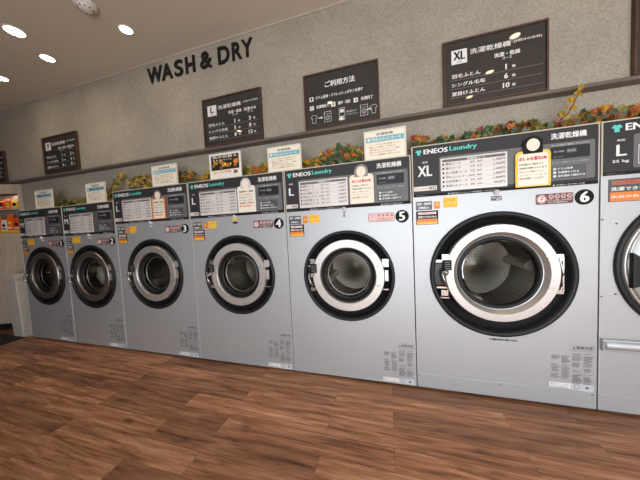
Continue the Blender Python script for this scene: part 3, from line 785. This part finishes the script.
# ------------------------------------------------------------------ card stands on top of the machines
def stand(xl, xr, ztop, zbase, y, label, variant=0, tilt=0):
    xm = (xl+xr)/2; w = xr-xl; h = ztop-zbase
    root = empty('card_stand', (xm, y, zbase), label, 'sign', 'framed cards standing on the machines')
    b = MB(); fr = .013 if variant != 1 else .020
    fm = ACRYL if variant != 1 else WHITE
    b.box(-w/2, w/2, 0, .012, 0, h, fm)
    for a, c, d_, e_ in ((-w/2, -w/2+fr, 0, h), (w/2-fr, w/2, 0, h), (-w/2+fr, w/2-fr, 0, fr), (-w/2+fr, w/2-fr, h-fr, h)): b.box(a, c, -.006, 0, d_, e_, fm)
    b.box(-w/2+.02, w/2-.02, .012, .05, 0, .006, fm)
    b.build('holder', root, bevel=.0015)
    p = MB(); A, B = -w/2+fr, w/2-fr
    if variant == 1:
        p.quad(A, B, fr, h-fr, -.001, CREAMP)
        p.quad(A, B, h*.36, h-fr, -.002, mat('card_photo_dark', srgb(48, 40, 30), .3))
        r_ = random.Random(2)
        for k in range(26):
            x_ = A+.02+r_.random()*(B-A-.04); z_ = h*.42+r_.random()*h*.28; p.disc(x_, z_, .008+.012*r_.random(), -.0026-k*.00002, [YELLOW, ORANGE, BROWNI, MATS['leaf_gold']][k % 4], 10)
        p.text('秋の衣替え', A+.02, B-.02, h*.86, h*.10, -.0034, CREAMP, .05); p.text('キャンペーン', A+.02, B-.08, h*.74, h*.07, -.0034, CREAMP, .05)
        p.disc((A+B)/2+.02, h*.12, .075, -.003, WHITE, 28, .035); p.text('おトクに洗濯', A+.02, B-.10, h*.27, h*.08, -.003, ORANGE, .06); p.quad(B-.07, B-.025, h*.18, h*.30, -.003, INKG)
    else:
        p.quad(A, B, fr, h-fr, -.001, CREAMP)
        p.quad(A+.004, B-.004, h*.61, h*.78, -.002, LBLUE)
        p.text('洗濯乾燥', A+.09, B-.09, h*.86, h*.085, -.002, INKG, .05)
        p.text('羽毛ふとんコース', A+.05, B-.03, h*.695, h*.10, -.003, WHITE if variant == 0 else INK, .05)
        p.disc(A+.028, h*.695, .013, -.003, WHITE, 16)
        for k in range(5):
            p.text(['ふっくら仕上がる羽毛ふとん', '専用コースが新しくできました', '羽毛ふとん 一枚', '掛けふとんもまとめて洗えます', 'くわしくは画面をご覧ください'][k], A+.03, B-.04-.03*(k % 2), h*.52-h*.085*k, h*.055, -.002, BROWNI, .03)
    p.build('card_print', root)
    return root
stand(-4.711, -4.344, 2.102, HM, .035, 'small cream framed card with a blue line standing on machine number 1', 2)
stand(-3.674, -3.332, 2.100, HM, .035, 'small cream framed card in a clear holder standing on machine number 2', 2)
stand(-2.563, -2.203, 2.188, HL, .035, 'blue banded cream card standing on machine number 3', 0)
stand(-1.766, -1.390, 2.213, HL, .035, 'white framed card with a dark autumn picture standing on machine number 4', 1)
stand(-1.091, -.745, 2.192, HL, .035, 'blue banded cream card spanning the joint between machines number 4 and 5', 0)
stand(-.167, .175, 2.200, HL, .035, 'blue banded cream card at the right end of machine number 5', 0)

# ------------------------------------------------------------------ autumn garlands
LEAF = [(0, 0), (.22, .10), (.50, .02), (.42, .28), (.62, .48), (.34, .55), (.28, .78), (.12, .72), (0, 1.0), (-.12, .72), (-.28, .78), (-.34, .55), (-.62, .48), (-.42, .28), (-.50, .02), (-.22, .10)]
def leaf(mb, p, size, m, r_):
    yaw = r_.uniform(-1.1, 1.1); pit = r_.uniform(-.5, .9); roll = r_.uniform(-PI, PI)
    rot = Matrix.Rotation(yaw, 3, 'Z') @ Matrix.Rotation(pit, 3, 'X') @ Matrix.Rotation(roll, 3, 'Y')
    w = r_.uniform(.6, 1)
    vs = [tuple(Vector(p)+rot @ Vector((x*size*w, -.25*size*abs(x)*2*abs(x)+.1*size*z*z, (z-.45)*size))) for x, z in [(0, .45)]+LEAF]
    n = len(LEAF); mb.add(vs, [(0, 1+k, 1+(k+1) % n) for k in range(n)], m, False)
SPRIG = [(1.22, 2.07, 2), (1.255, 2.10, 7), (1.30, 2.148, 6), (1.33, 2.20, 1), (1.347, 2.248, 1), (1.37, 2.29, 6), (1.40, 2.325, 1)]
def garland(xa, xb, zb, ht, dens, cols, seed, label, tall=None, ymin=.13, ymax=.26):
    r_ = random.Random(seed); root = empty('leaf_garland', ((xa+xb)/2, .14, zb), label, 'garland', 'artificial autumn leaf garlands on the machines')
    ox, oy, oz = (xa+xb)/2, .14, zb
    st = MB(-ox, -oz, -oy); n = 26
    pts = [(xa+(xb-xa)*k/n, .185+.03*math.sin(k*1.3+seed), zb+.012+.018*(1+math.sin(k*.9+seed))) for k in range(n+1)]
    st.tube(pts, .005, STEM, 6)
    L = MB(-ox, -oz, -oy)
    k = int((xb-xa)*dens*2.1)
    for q in range(k):
        x = r_.uniform(xa+.03, xb-.03); hh = (ht+.035)*(.8+.3*math.sin(x*9+seed))
        z = zb+.030+r_.random()**1.1*hh; sz = r_.uniform(.035, .065); z = max(z, zb+sz*.75)
        c = cols[r_.randrange(len(cols))] if r_.random() < .75 else cols[int((x*3) % len(cols))]
        leaf(L, (x, r_.uniform(ymin, ymax-.03), z), sz, LEAFM[c], r_)
    if tall:
        for (x_, z_, c) in tall:
            for q in range(3 if tall is SPRIG else 7): leaf(L, (x_+r_.uniform(-.02, .02)*(1 if tall is SPRIG else 2.2), r_.uniform(.15, .19), z_+r_.uniform(-.015, .015)*(1 if tall is SPRIG else 2.2)), r_.uniform(.035, .055), LEAFM[c], r_)
        st.tube([(tall[0][0], .14, zb+.03)]+[(a, .14, b) for a, b, _ in tall], .003, STEM, 5)
    st.build('vine', root)
    tag(L.build('leaves', root), kind='stuff')
garland(-5.02, -4.14, HM, .07, 75, [3, 3, 0, 0, 6, 3], 1, 'dark green leaf garland on machine number 1 behind its small card')
garland(-4.09, -3.18, HM, .10, 115, [0, 0, 6, 3, 1, 0], 2, 'olive leaf garland on machine number 2 behind its small card', tall=[(-3.42, 1.99, 0), (-3.37, 2.06, 6), (-3.32, 2.12, 0), (-3.25, 2.19, 6), (-3.23, 2.13, 0)])
garland(-3.14, -2.05, HL, .11, 120, [0, 6, 2, 1, 0, 3], 3, 'yellow green leaf garland with a raised sprig on machine number 3',
        tall=[(-3.08, 2.10, 6), (-3.0, 2.12, 0), (-2.93, 2.14, 0), (-2.77, 2.12, 2)])
garland(-2.02, -.93, HL, .13, 150, [6, 1, 0, 2, 1, 0, 3], 4, 'gold and green leaf garland on machine number 4 behind the picture card')
garland(-.90, .19, HL, .13, 170, [1, 2, 3, 6, 0, 2, 0, 3, 5], 5, 'dense yellow and orange leaf garland on machine number 5')
garland(.20, 1.37, HX, .07, 150, [2, 3, 5, 0, 6, 3, 7, 2, 0, 4, 3], 6, 'orange, red and green leaf garland with a golden sprig rising above machine number 6',
        tall=SPRIG)
garland(1.36, 2.48, HX, .09, 130, [2, 3, 5, 1, 2, 0, 3], 7, 'orange and green leaf garland on the machine cut by the right edge')

# ------------------------------------------------------------------ framed signs on the ledge
def framed(xl, xr, zb, zt, label, draw):
    q_ = .987; xl *= q_; xr *= q_; zb = 1.396+(zb-1.396)*q_; zt = 1.396+(zt-1.396)*q_
    w = xr-xl; h = zt-zb; fr = .015
    root = empty('framed_sign', ((xl+xr)/2, WY-.022, zb), label, 'sign', 'brown framed signs above the ledge')
    b = MB()
    for a, c, d_, e_ in ((-w/2, -w/2+fr, 0, h), (w/2-fr, w/2, 0, h), (-w/2+fr, w/2-fr, 0, fr), (-w/2+fr, w/2-fr, h-fr, h)): b.box(a, c, -.012, .020, d_, e_, M_FRAME)
    b.build('frame', root, bevel=.002)
    MB().box(-w/2+fr, w/2-fr, .0, .016, fr, h-fr, BOARD).build('board', root)
    for d_ in (draw if isinstance(draw, (list, tuple)) else [draw]): p = MB(); d_(p, w, h); p.build('board_print', root)
YP = -.0015
def size_board(sz, cols, rows):
    def draw(p, w, h):
        X = lambda u: -w/2+(u+.012)*w
        Z = lambda v: (v-.025)*h
        p.quad(X(.075), X(.235), Z(.66), Z(.875), YP, WHITE)
        p.text(sz, X(.10) if len(sz) > 1 else X(.13), X(.21) if len(sz) > 1 else X(.18), Z(.785), h*.125, YP-.001, INK, .05); p.text('SIZE', X(.13), X(.18), Z(.69), h*.025, YP-.001, INK)
        p.text('洗濯乾燥機', X(.265), X(.655), Z(.805), h*.080, YP, WHITE, .025)
        p.text('[1回分の目安]', X(.69), X(.93), Z(.815), h*.038, YP, WHITE, .03)
        for (t_, c0, c1) in cols:
            p.text(t_, X(c0), X(c1), Z(.665), h*.062, YP, WHITE, .04); p.text('コース', X((c0+c1)/2-.045), X((c0+c1)/2+.045), Z(.605), h*.035, YP, WHITE, .03)
        for k, (nm, vals) in enumerate(rows):
            z_ = Z(.475-.135*k)
            x1 = X(.075)+w*.058*len(nm)
            p.text(nm, X(.075), min(x1, X(.41)), z_, h*.062, YP, WHITE, .035)
            for (t_, c0, c1), v in zip(cols, vals):
                cm = (c0+c1)/2+.01
                p.text(v, X(cm-.022*len(v)-.02), X(cm+.022*len(v)-.02), z_, h*.075, YP, WHITE, .05, True, 'c'); p.text('枚', X(cm+.035), X(cm+.068), z_-h*.008, h*.042, YP, WHITE, .03)
            p.quad(X(.06), X(.94), z_-h*.062, z_-h*.058, YP, INKM)
    return draw
R3 = ['羽毛ふとん', 'シングル毛布', '夏掛けふとん']
framed(.520, 1.273, 2.408, 2.955, 'framed sign with XL in a white square, mounted above machine number 6',
       size_board('XL', [('洗濯・乾燥', .50, .74)], list(zip(R3, [('1',), ('6',), ('10',)]))))
framed(-2.042, -1.271, 2.408, 2.957, 'framed sign with L in a white square, hung right below the WASH lettering',
       size_board('L', [('洗濯・乾燥', .44, .66), ('洗濯のみ', .70, .90)], list(zip(R3, [('1', '3'), ('5', '8'), ('8', '13')]))))
framed(-5.012, -4.243, 2.418, 2.960, 'small looking framed sign with M in a white square above machine 1',
       size_board('M', [('洗濯・乾燥', .44, .66), ('洗濯のみ', .70, .90)], list(zip(R3, [('1', '2'), ('3', '6'), ('4', '8')]))))
framed(-6.78, -6.010, 2.418, 2.915, 'framed sign cut by the left edge above the display cabinet',
       size_board('M', [('洗濯・乾燥', .44, .66), ('洗濯のみ', .70, .90)], list(zip(R3, [('1', '1'), ('2', '4'), ('2', '5')]))))
def howto(p, w, h):
    X = lambda u: -w/2+u*w
    Z = lambda v: v*h
    def num(n, u, v):
        p.rrect(X(u), X(u)+.042, Z(v)-.021, Z(v)+.021, .004, YP, WHITE); p.text(n, X(u)+.013, X(u)+.029, Z(v), .026, YP-.001, INK, .05)
    num('1', .075, .555); p.text('ドラム洗浄・リフレッシュボタンを押す', X(.17), X(.80), Z(.565), h*.058, YP, WHITE, .035)
    num('2', .075, .395); p.text('洗濯物投入', X(.17), X(.34), Z(.40), h*.058, YP, WHITE, .035)
    num('3', .375, .395); p.text('操作・決済', X(.47), X(.63), Z(.40), h*.058, YP, WHITE, .035)
    num('4', .675, .395); p.text('洗濯終了', X(.77), X(.92), Z(.40), h*.058, YP, WHITE, .035)
def howto_title(p, w, h): p.text('ご利用方法', -w/2+.30*w, -w/2+.70*w, .77*h, h*.105, YP, WHITE, .04)
def howto_drawings(p, w, h):
    X = lambda u: -w/2+u*w
    Z = lambda v: v*h
    def washer(u, v):
        x, z = X(u), Z(v); a, b_ = .036, .050
        for q in ((x-a, x+a, z+b_-.003, z+b_), (x-a, x+a, z-b_, z-b_+.003), (x-a, x-a+.003, z-b_, z+b_), (x+a-.003, x+a, z-b_, z+b_), (x-a, x+a, z+.026, z+.028)): p.quad(*q, YP, WHITE)
        p.ringflat(x, z-.010, .019, .022, YP, WHITE); p.ringflat(x, z-.010, .010, .012, YP, WHITE)
    def shirt(u, v):
        x, z = X(u), Z(v); P = [(-.035, .022), (-.014, .038), (.014, .038), (.035, .022), (.026, .006), (.018, .012), (.018, -.038), (-.018, -.038), (-.018, .012), (-.026, .006)]
        for k in range(len(P)):
            a, b_ = P[k], P[(k+1) % len(P)]; dx, dz = b_[0]-a[0], b_[1]-a[1]; l = math.hypot(dx, dz); nx, nz = -dz/l*.0014, dx/l*.0014
            p.poly([(x+a[0]-nx, z+a[1]-nz), (x+b_[0]-nx, z+b_[1]-nz), (x+b_[0]+nx, z+b_[1]+nz), (x+a[0]+nx, z+a[1]+nz)], YP, WHITE)
    def arrow(u, v):
        x, z = X(u), Z(v); p.quad(x-.022, x+.006, z-.004, z+.004, YP, WHITE); p.poly([(x+.006, z-.012), (x+.024, z), (x+.006, z+.012)], YP, WHITE)
    shirt(.13, .19); arrow(.22, .20); washer(.32, .20)
    x, z = X(.515), Z(.20)
    for q in ((x-.028, x+.028, z+.057, z+.06), (x-.028, x+.028, z-.06, z-.057), (x-.028, x-.025, z-.06, z+.06), (x+.025, x+.028, z-.06, z+.06), (x-.018, x+.018, z+.015, z+.045), (x-.018, x+.018, z-.03, z-.02)): p.quad(*q, YP, WHITE)
    p.text('画面の案内どおり', X(.57), X(.71), Z(.225), h*.032, YP, WHITE); p.text('ボタンを押してください', X(.57), X(.72), Z(.175), h*.026, YP, WHITE)
    washer(.805, .20); arrow(.868, .20); shirt(.925, .19)
framed(-.778, -.030, 2.405, 2.957, 'framed usage guide sign with small washer drawings above machine 5', [howto_title, howto, howto_drawings])
framed(1.782, 2.54, 2.408, 2.955, 'framed sign cut by the right edge, only its left rim showing',
       size_board('L', [('洗濯・乾燥', .44, .66), ('洗濯のみ', .70, .90)], list(zip(R3, [('1', '3'), ('5', '8'), ('8', '13')]))))

# ------------------------------------------------------------------ WASH & DRY letters on the wall
root = empty('wall_lettering', (-2.07, WY, 3.29), 'black WASH & DRY lettering mounted on the grey wall under the ceiling', 'lettering')
def letter_part(ch, x0, x1, z0=0, z1=.188):
    vs, fs, asp = text_geo(ch)
    b = MB(); w = x1-x0; h = z1-z0
    c = bpy.data.curves.new('l', 'FONT'); c.body = ch; c.size = 1; c.offset = .024; c.extrude = .05; c.resolution_u = 6
    o = bpy.data.objects.new('l', c); COL.objects.link(o)
    me = bpy.data.meshes.new_from_object(o.evaluated_get(bpy.context.evaluated_depsgraph_get()))
    V = [v.co.copy() for v in me.vertices]; F = [tuple(p.vertices) for p in me.polygons]
    bpy.data.objects.remove(o); bpy.data.curves.remove(c); bpy.data.meshes.remove(me)
    ax = min(v.x for v in V); bx = max(v.x for v in V); ay = min(v.y for v in V); by = max(v.y for v in V)
    b.add([(x0+(v.x-ax)/(bx-ax)*w, -.008-v.z/.05*.007, z0+(v.y-ay)/(by-ay)*h) for v in V], F, INK)
    o = b.build('letter', root)
# measured letter spans along the wall
SP = [('W', 0, .235), ('A', .225, .395), ('S', .425, .550), ('H', .590, .725), ('&', .800, .965), ('D', 1.045, 1.195), ('R', 1.230, 1.355), ('Y', 1.350, 1.49)]
for ch, a, b_ in SP: letter_part(ch, a-.745, b_-.745, 0, .188)

# ------------------------------------------------------------------ ceiling lamps and detector
LABS = [(-3.583, -.487, .085, 'brightest round ceiling downlight, nearest at the upper left', True),
        (-2.537, -.140, .065, 'round ceiling downlight right of the other lit ones, near the WASH letters', False),
        (-3.778, -.154, .070, 'small round ceiling downlight between the brightest one and the wall', False),
        (-4.775, -.131, .070, 'round ceiling downlight cut by the left edge of the view', False)]
def lamp(x, y, r, label, bright, e=6):
    root = empty('ceiling_downlight', (x, y, CEIL), label, 'light', 'round downlights in the ceiling')
    MB().lathe(0, 0, [(r, 0), (r, -.006), (r*.86, -.009), (r*.82, -.003)], LAMPR, 32, axis='z').build('lamp_ring', root)
    b = MB(); n = 32
    b.add([(r*.84*math.cos(2*PI*k/n), r*.84*math.sin(2*PI*k/n), -.004) for k in range(n)], [tuple(range(n-1, -1, -1))], LAMPE2 if bright else LAMPE)
    b.build('lamp_lens', root)
    l = bpy.data.lights.new('downlight_lamp', 'SPOT'); l.energy = e; l.color = (1, .80, .58); l.spot_size = 2.3; l.spot_blend = .8; l.shadow_soft_size = .05
    lo = bpy.data.objects.new('downlight_lamp', l); COL.objects.link(lo); lo.location = (x, y, CEIL-.03)
for x, y, r, lab, br in LABS: lamp(x, y, r, lab, br, 12 if br else 4)
for x, y in ((1.52, -.81), (1.51, -1.49), (1.45, -2.16), (-.80, -2.12), (-.87, -1.46), (-2.96, -1.86)):
    lamp(x, y, .06, 'round ceiling downlight out of view, mirrored in a framed sign', False, 4)
sd = empty('smoke_detector', (-2.594, -.453, CEIL), 'round cream smoke detector on the ceiling at the top edge', 'smoke detector')
MB().lathe(0, 0, [(.085, 0), (.085, -.018), (.078, -.026), (.060, -.030)], WPLAST, 32, axis='z').build('base', sd)
b = MB().lathe(0, 0, [(.060, -.030), (.056, -.046), (.040, -.056), (.0, -.058)], WPLAST, 32, axis='z'); b.build('sensor_cap', sd)
b = MB()
for k in range(10):
    a = 2*PI*k/10; b.box(.052*math.cos(a)-.006, .052*math.cos(a)+.006, .052*math.sin(a)-.006, .052*math.sin(a)+.006, -.050, -.044, INK)
b.build('sensor_slot', sd)

# ------------------------------------------------------------------ left end: display cabinet, goods, bin, mat
FR = (-5.60, .262); FL = (-6.62, -.16)
cab = empty('display_cabinet', (-6.2, .1, 0), 'tall cream wood cabinet with a lit display recess at the left edge', 'cabinet')
ux, uy = (FR[0]-FL[0]), (FR[1]-FL[1]); ul = math.hypot(ux, uy); ux /= ul; uy /= ul
def fp(s, d=0): return (FR[0]-ux*s-uy*(-d)*-1*0+(-uy)*d*-1, FR[1]-uy*s+ux*d)      # s metres left of the front right corner, d metres back
def fp(s, d=0): return (FR[0]-ux*s-uy*d, FR[1]-uy*s+ux*d)
def slab(mb, s0, s1, d0, d1, z0, z1, m):
    P = [fp(s1, d0), fp(s0, d0), fp(s0, d1), fp(s1, d1)]
    mb.prismz([(x, y) for x, y in P], z0, z1, m)
CB = MB(6.2, 0, -.1)
ZT = 2.325; OP0, OP1 = 1.585, 2.175
yb = WY-.006
def wedge(mb, z0, z1, m, s0=0, s1=ul):
    a, c = fp(s1), fp(s0); mb.prismz([(a[0], a[1]), (c[0], c[1]), (c[0], yb), (a[0], yb)], z0, z1, m)
wedge(CB, .10, OP0-.02, M_WOODWALL); wedge(CB, OP1, ZT, M_WOODWALL)
wedge(CB, OP0-.02, OP1, M_WOODWALL, 0, .032)
wedge(CB, OP0-.02, OP1, M_WOODWALL, ul-.06, ul)
CB.box(FL[0]+.05, FR[0]-.04, yb-.012, yb, OP0, OP1, mat('recess_back', srgb(150, 140, 130), .7))
CB.build('body', cab)
t = MB(6.2, 0, -.1); wedge(t, 0, .10, BLACKG); t.build('plinth', cab)
t = MB(6.2, 0, -.1); wedge(t, OP0-.018, OP0, YELLOW, .034, ul-.062); slab(t, .032, ul-.06, .0, .012, OP0-.035, OP0+.012, YELLOW); t.build('shelf', cab)
t = MB(6.2, 0, -.1); wedge(t, 1.925, 1.94, M_WOODWALL, .034, ul-.062); t.build('shelf', cab)
t = MB(6.2, 0, -.1); slab(t, .032, ul-.06, .000, .010, OP1-.03, OP1, M_FRAME); t.build('header_strip', cab)
PKO = [mat('pack_orange', srgb(240, 110, 30), .4), mat('pack_yellow', srgb(246, 200, 60), .4), mat('pack_deep_orange', srgb(226, 84, 30), .4), mat('pack_black', srgb(30, 24, 24), .4), mat('pack_white', srgb(226, 220, 210), .4)]
goods = [(.060, 1.942, .085, .12, 1, 'small yellow pack on the upper shelf, nearest the machines'), (.155, 1.942, .085, .14, 0, 'orange pack on the upper shelf beside the yellow one'), (.250, 1.942, .085, .12, 2, 'deep orange pack at the left of the upper display shelf'),
         (.060, 1.587, .090, .19, 2, 'tall deep orange pack on the lower shelf, nearest the machines'), (.155, 1.587, .085, .24, 0, 'tallest orange pack on the lower display shelf'), (.245, 1.587, .080, .17, 4, 'white pack with dark patches on the lower display shelf'), (.330, 1.587, .085, .22, 0, 'orange pack at the left of the lower display shelf')]
for s_, z_, w_, h_, c_, lab in goods:
    x_, y_ = fp(s_+w_/2-.0, .032 if s_ > .1 else .028); h_ *= 1.1
    root = empty('snack_pack', (x_, y_, z_), lab, 'package', 'small packs in the display cabinet')
    root.rotation_euler = (0, 0, math.atan2(uy, ux))
    b = MB(); n = 8; vs = []
    for zz, ww, dd in ((0, .42, .008), (.08, .5, .014), (.5, .5, .018), (.88, .47, .012), (.93, .5, .004), (1, .5, .003)):
        vs += [(-w_*ww, -dd, zz*h_), (w_*ww, -dd, zz*h_), (w_*ww, dd, zz*h_), (-w_*ww, dd, zz*h_)]
    fs = [(0, 3, 2, 1), (20, 21, 22, 23)]+[(4*k+q, 4*k+(q+1) % 4, 4*k+4+(q+1) % 4, 4*k+4+q) for k in range(5) for q in range(4)]
    b.add(vs, fs, PKO[c_]); b.build('bag', root, bevel=.003)
    t = MB(); t.disc(0, h_*.5, w_*.30, -.0195, PKO[3] if c_ != 0 else PKO[1], 16); t.quad(-w_*.35, w_*.35, h_*.16, h_*.26, -.0185, PKO[4] if c_ != 4 else PKO[3]); t.build('pack_label', root)
l = bpy.data.lights.new('recess_fill', 'AREA'); l.shape = 'RECTANGLE'; l.size = .5; l.size_y = .03; l.energy = .8; l.color = (1, .88, .72)  # added fill light that brightens the packs, no fixture modelled
lo = bpy.data.objects.new('recess_fill', l); COL.objects.link(lo); q_ = fp(.32, .03); lo.location = (q_[0], q_[1], OP1-.004); lo.rotation_euler = (0, 0, math.atan2(uy, ux))
# bin
bn = empty('waste_bin', (-5.29, .08, 0), 'light grey plastic bin between the cream cabinet and machine number 1', 'bin')
def taper(mb, w0, d0, w1, d1, z0, z1, m):
    vs = [(-w0, -d0, z0), (w0, -d0, z0), (w0, d0, z0), (-w0, d0, z0), (-w1, -d1, z1), (w1, -d1, z1), (w1, d1, z1), (-w1, d1, z1)]
    mb.add(vs, [(0, 3, 2, 1), (4, 5, 6, 7), (0, 1, 5, 4), (1, 2, 6, 5), (2, 3, 7, 6), (3, 0, 4, 7)], m)
b = MB(); taper(b, .115, .115, .145, .145, .0, .86, BINM); b.build('bin_body', bn, bevel=.012)
b = MB(); taper(b, .156, .156, .156, .156, .86, .90, BINM); taper(b, .152, .152, .12, .12, .90, .945, BINM); b.build('bin_lid', bn, bevel=.010)
# mat
tag(MB().box(-.75, .45, -.72, .10, 0, .012, MATB).build('floor_mat', bevel=.004, loc=(-5.60, -.12, 0)), 'black floor mat in front of the cabinet and bin at the left', 'mat')
MAT = bpy.data.objects['floor_mat']

# ------------------------------------------------------------------ light
w = bpy.data.worlds.new('sky'); SC.world = w; w.use_nodes = True; nt = w.node_tree
bg = nt.nodes['Background']
sky = nt.nodes.new('ShaderNodeTexSky'); sky.sky_type = 'HOSEK_WILKIE'; sky.sun_direction = (.35, .2, .9); sky.turbidity = 4
nt.links.new(sky.outputs[0], bg.inputs['Color']); bg.inputs['Strength'].default_value = .6
def area(name, loc, rot, sx, sy, e, col):
    l = bpy.data.lights.new(name, 'AREA'); l.shape = 'RECTANGLE'; l.size = sx; l.size_y = sy; l.energy = e; l.color = col
    o = bpy.data.objects.new(name, l); COL.objects.link(o); o.location = loc; o.rotation_euler = rot; return o
area('window_daylight', ((WX0+WX1)/2, YB-.25, (WZ0+WZ1)/2), (PI/2, 0, 0), WX1-WX0, WZ1-WZ0, 280, (.89, .945, 1.0))
area('door_daylight', ((DX0+DX1)/2, YB-.25, DZ1/2), (PI/2, 0, 0), DX1-DX0, DZ1, 20, (.93, .96, 1.0))
# sunlight reaching the floor behind the camera through the shop front
s = bpy.data.lights.new('sun', 'SUN'); s.energy = 15.0; s.angle = .01; s.color = (1, .93, .82)
so = bpy.data.objects.new('sun', s); COL.objects.link(so); so.rotation_euler = (math.radians(38), 0, math.radians(-20))

# ------------------------------------------------------------------ camera
Rv = Vector((0.9606709, 0.27347852, -0.04817591)); Uv = Vector((0.03245594, 0.06172022, 0.99756565)); Fv = Vector((-0.27578621, 0.95989589, -0.05041682))
cam = bpy.data.cameras.new('camera'); co = bpy.data.objects.new('camera', cam); COL.objects.link(co)
m = Matrix((Rv, Uv, -Fv)).transposed().to_4x4(); m.translation = Vector((0, -2.06637, 1.39581)); co.matrix_world = m
cam.sensor_width = 36; cam.lens = 235/640*36; cam.clip_start = .02; cam.clip_end = 100
SC.camera = co
SC.view_settings.view_transform = 'Standard'; SC.view_settings.look = 'None'; SC.view_settings.gamma = 1; SC.view_settings.use_curve_mapping = False
SC.view_settings.exposure = 0.0
SC.cycles.max_bounces = 8; SC.cycles.sample_clamp_indirect = 4; SC.cycles.use_denoising = True
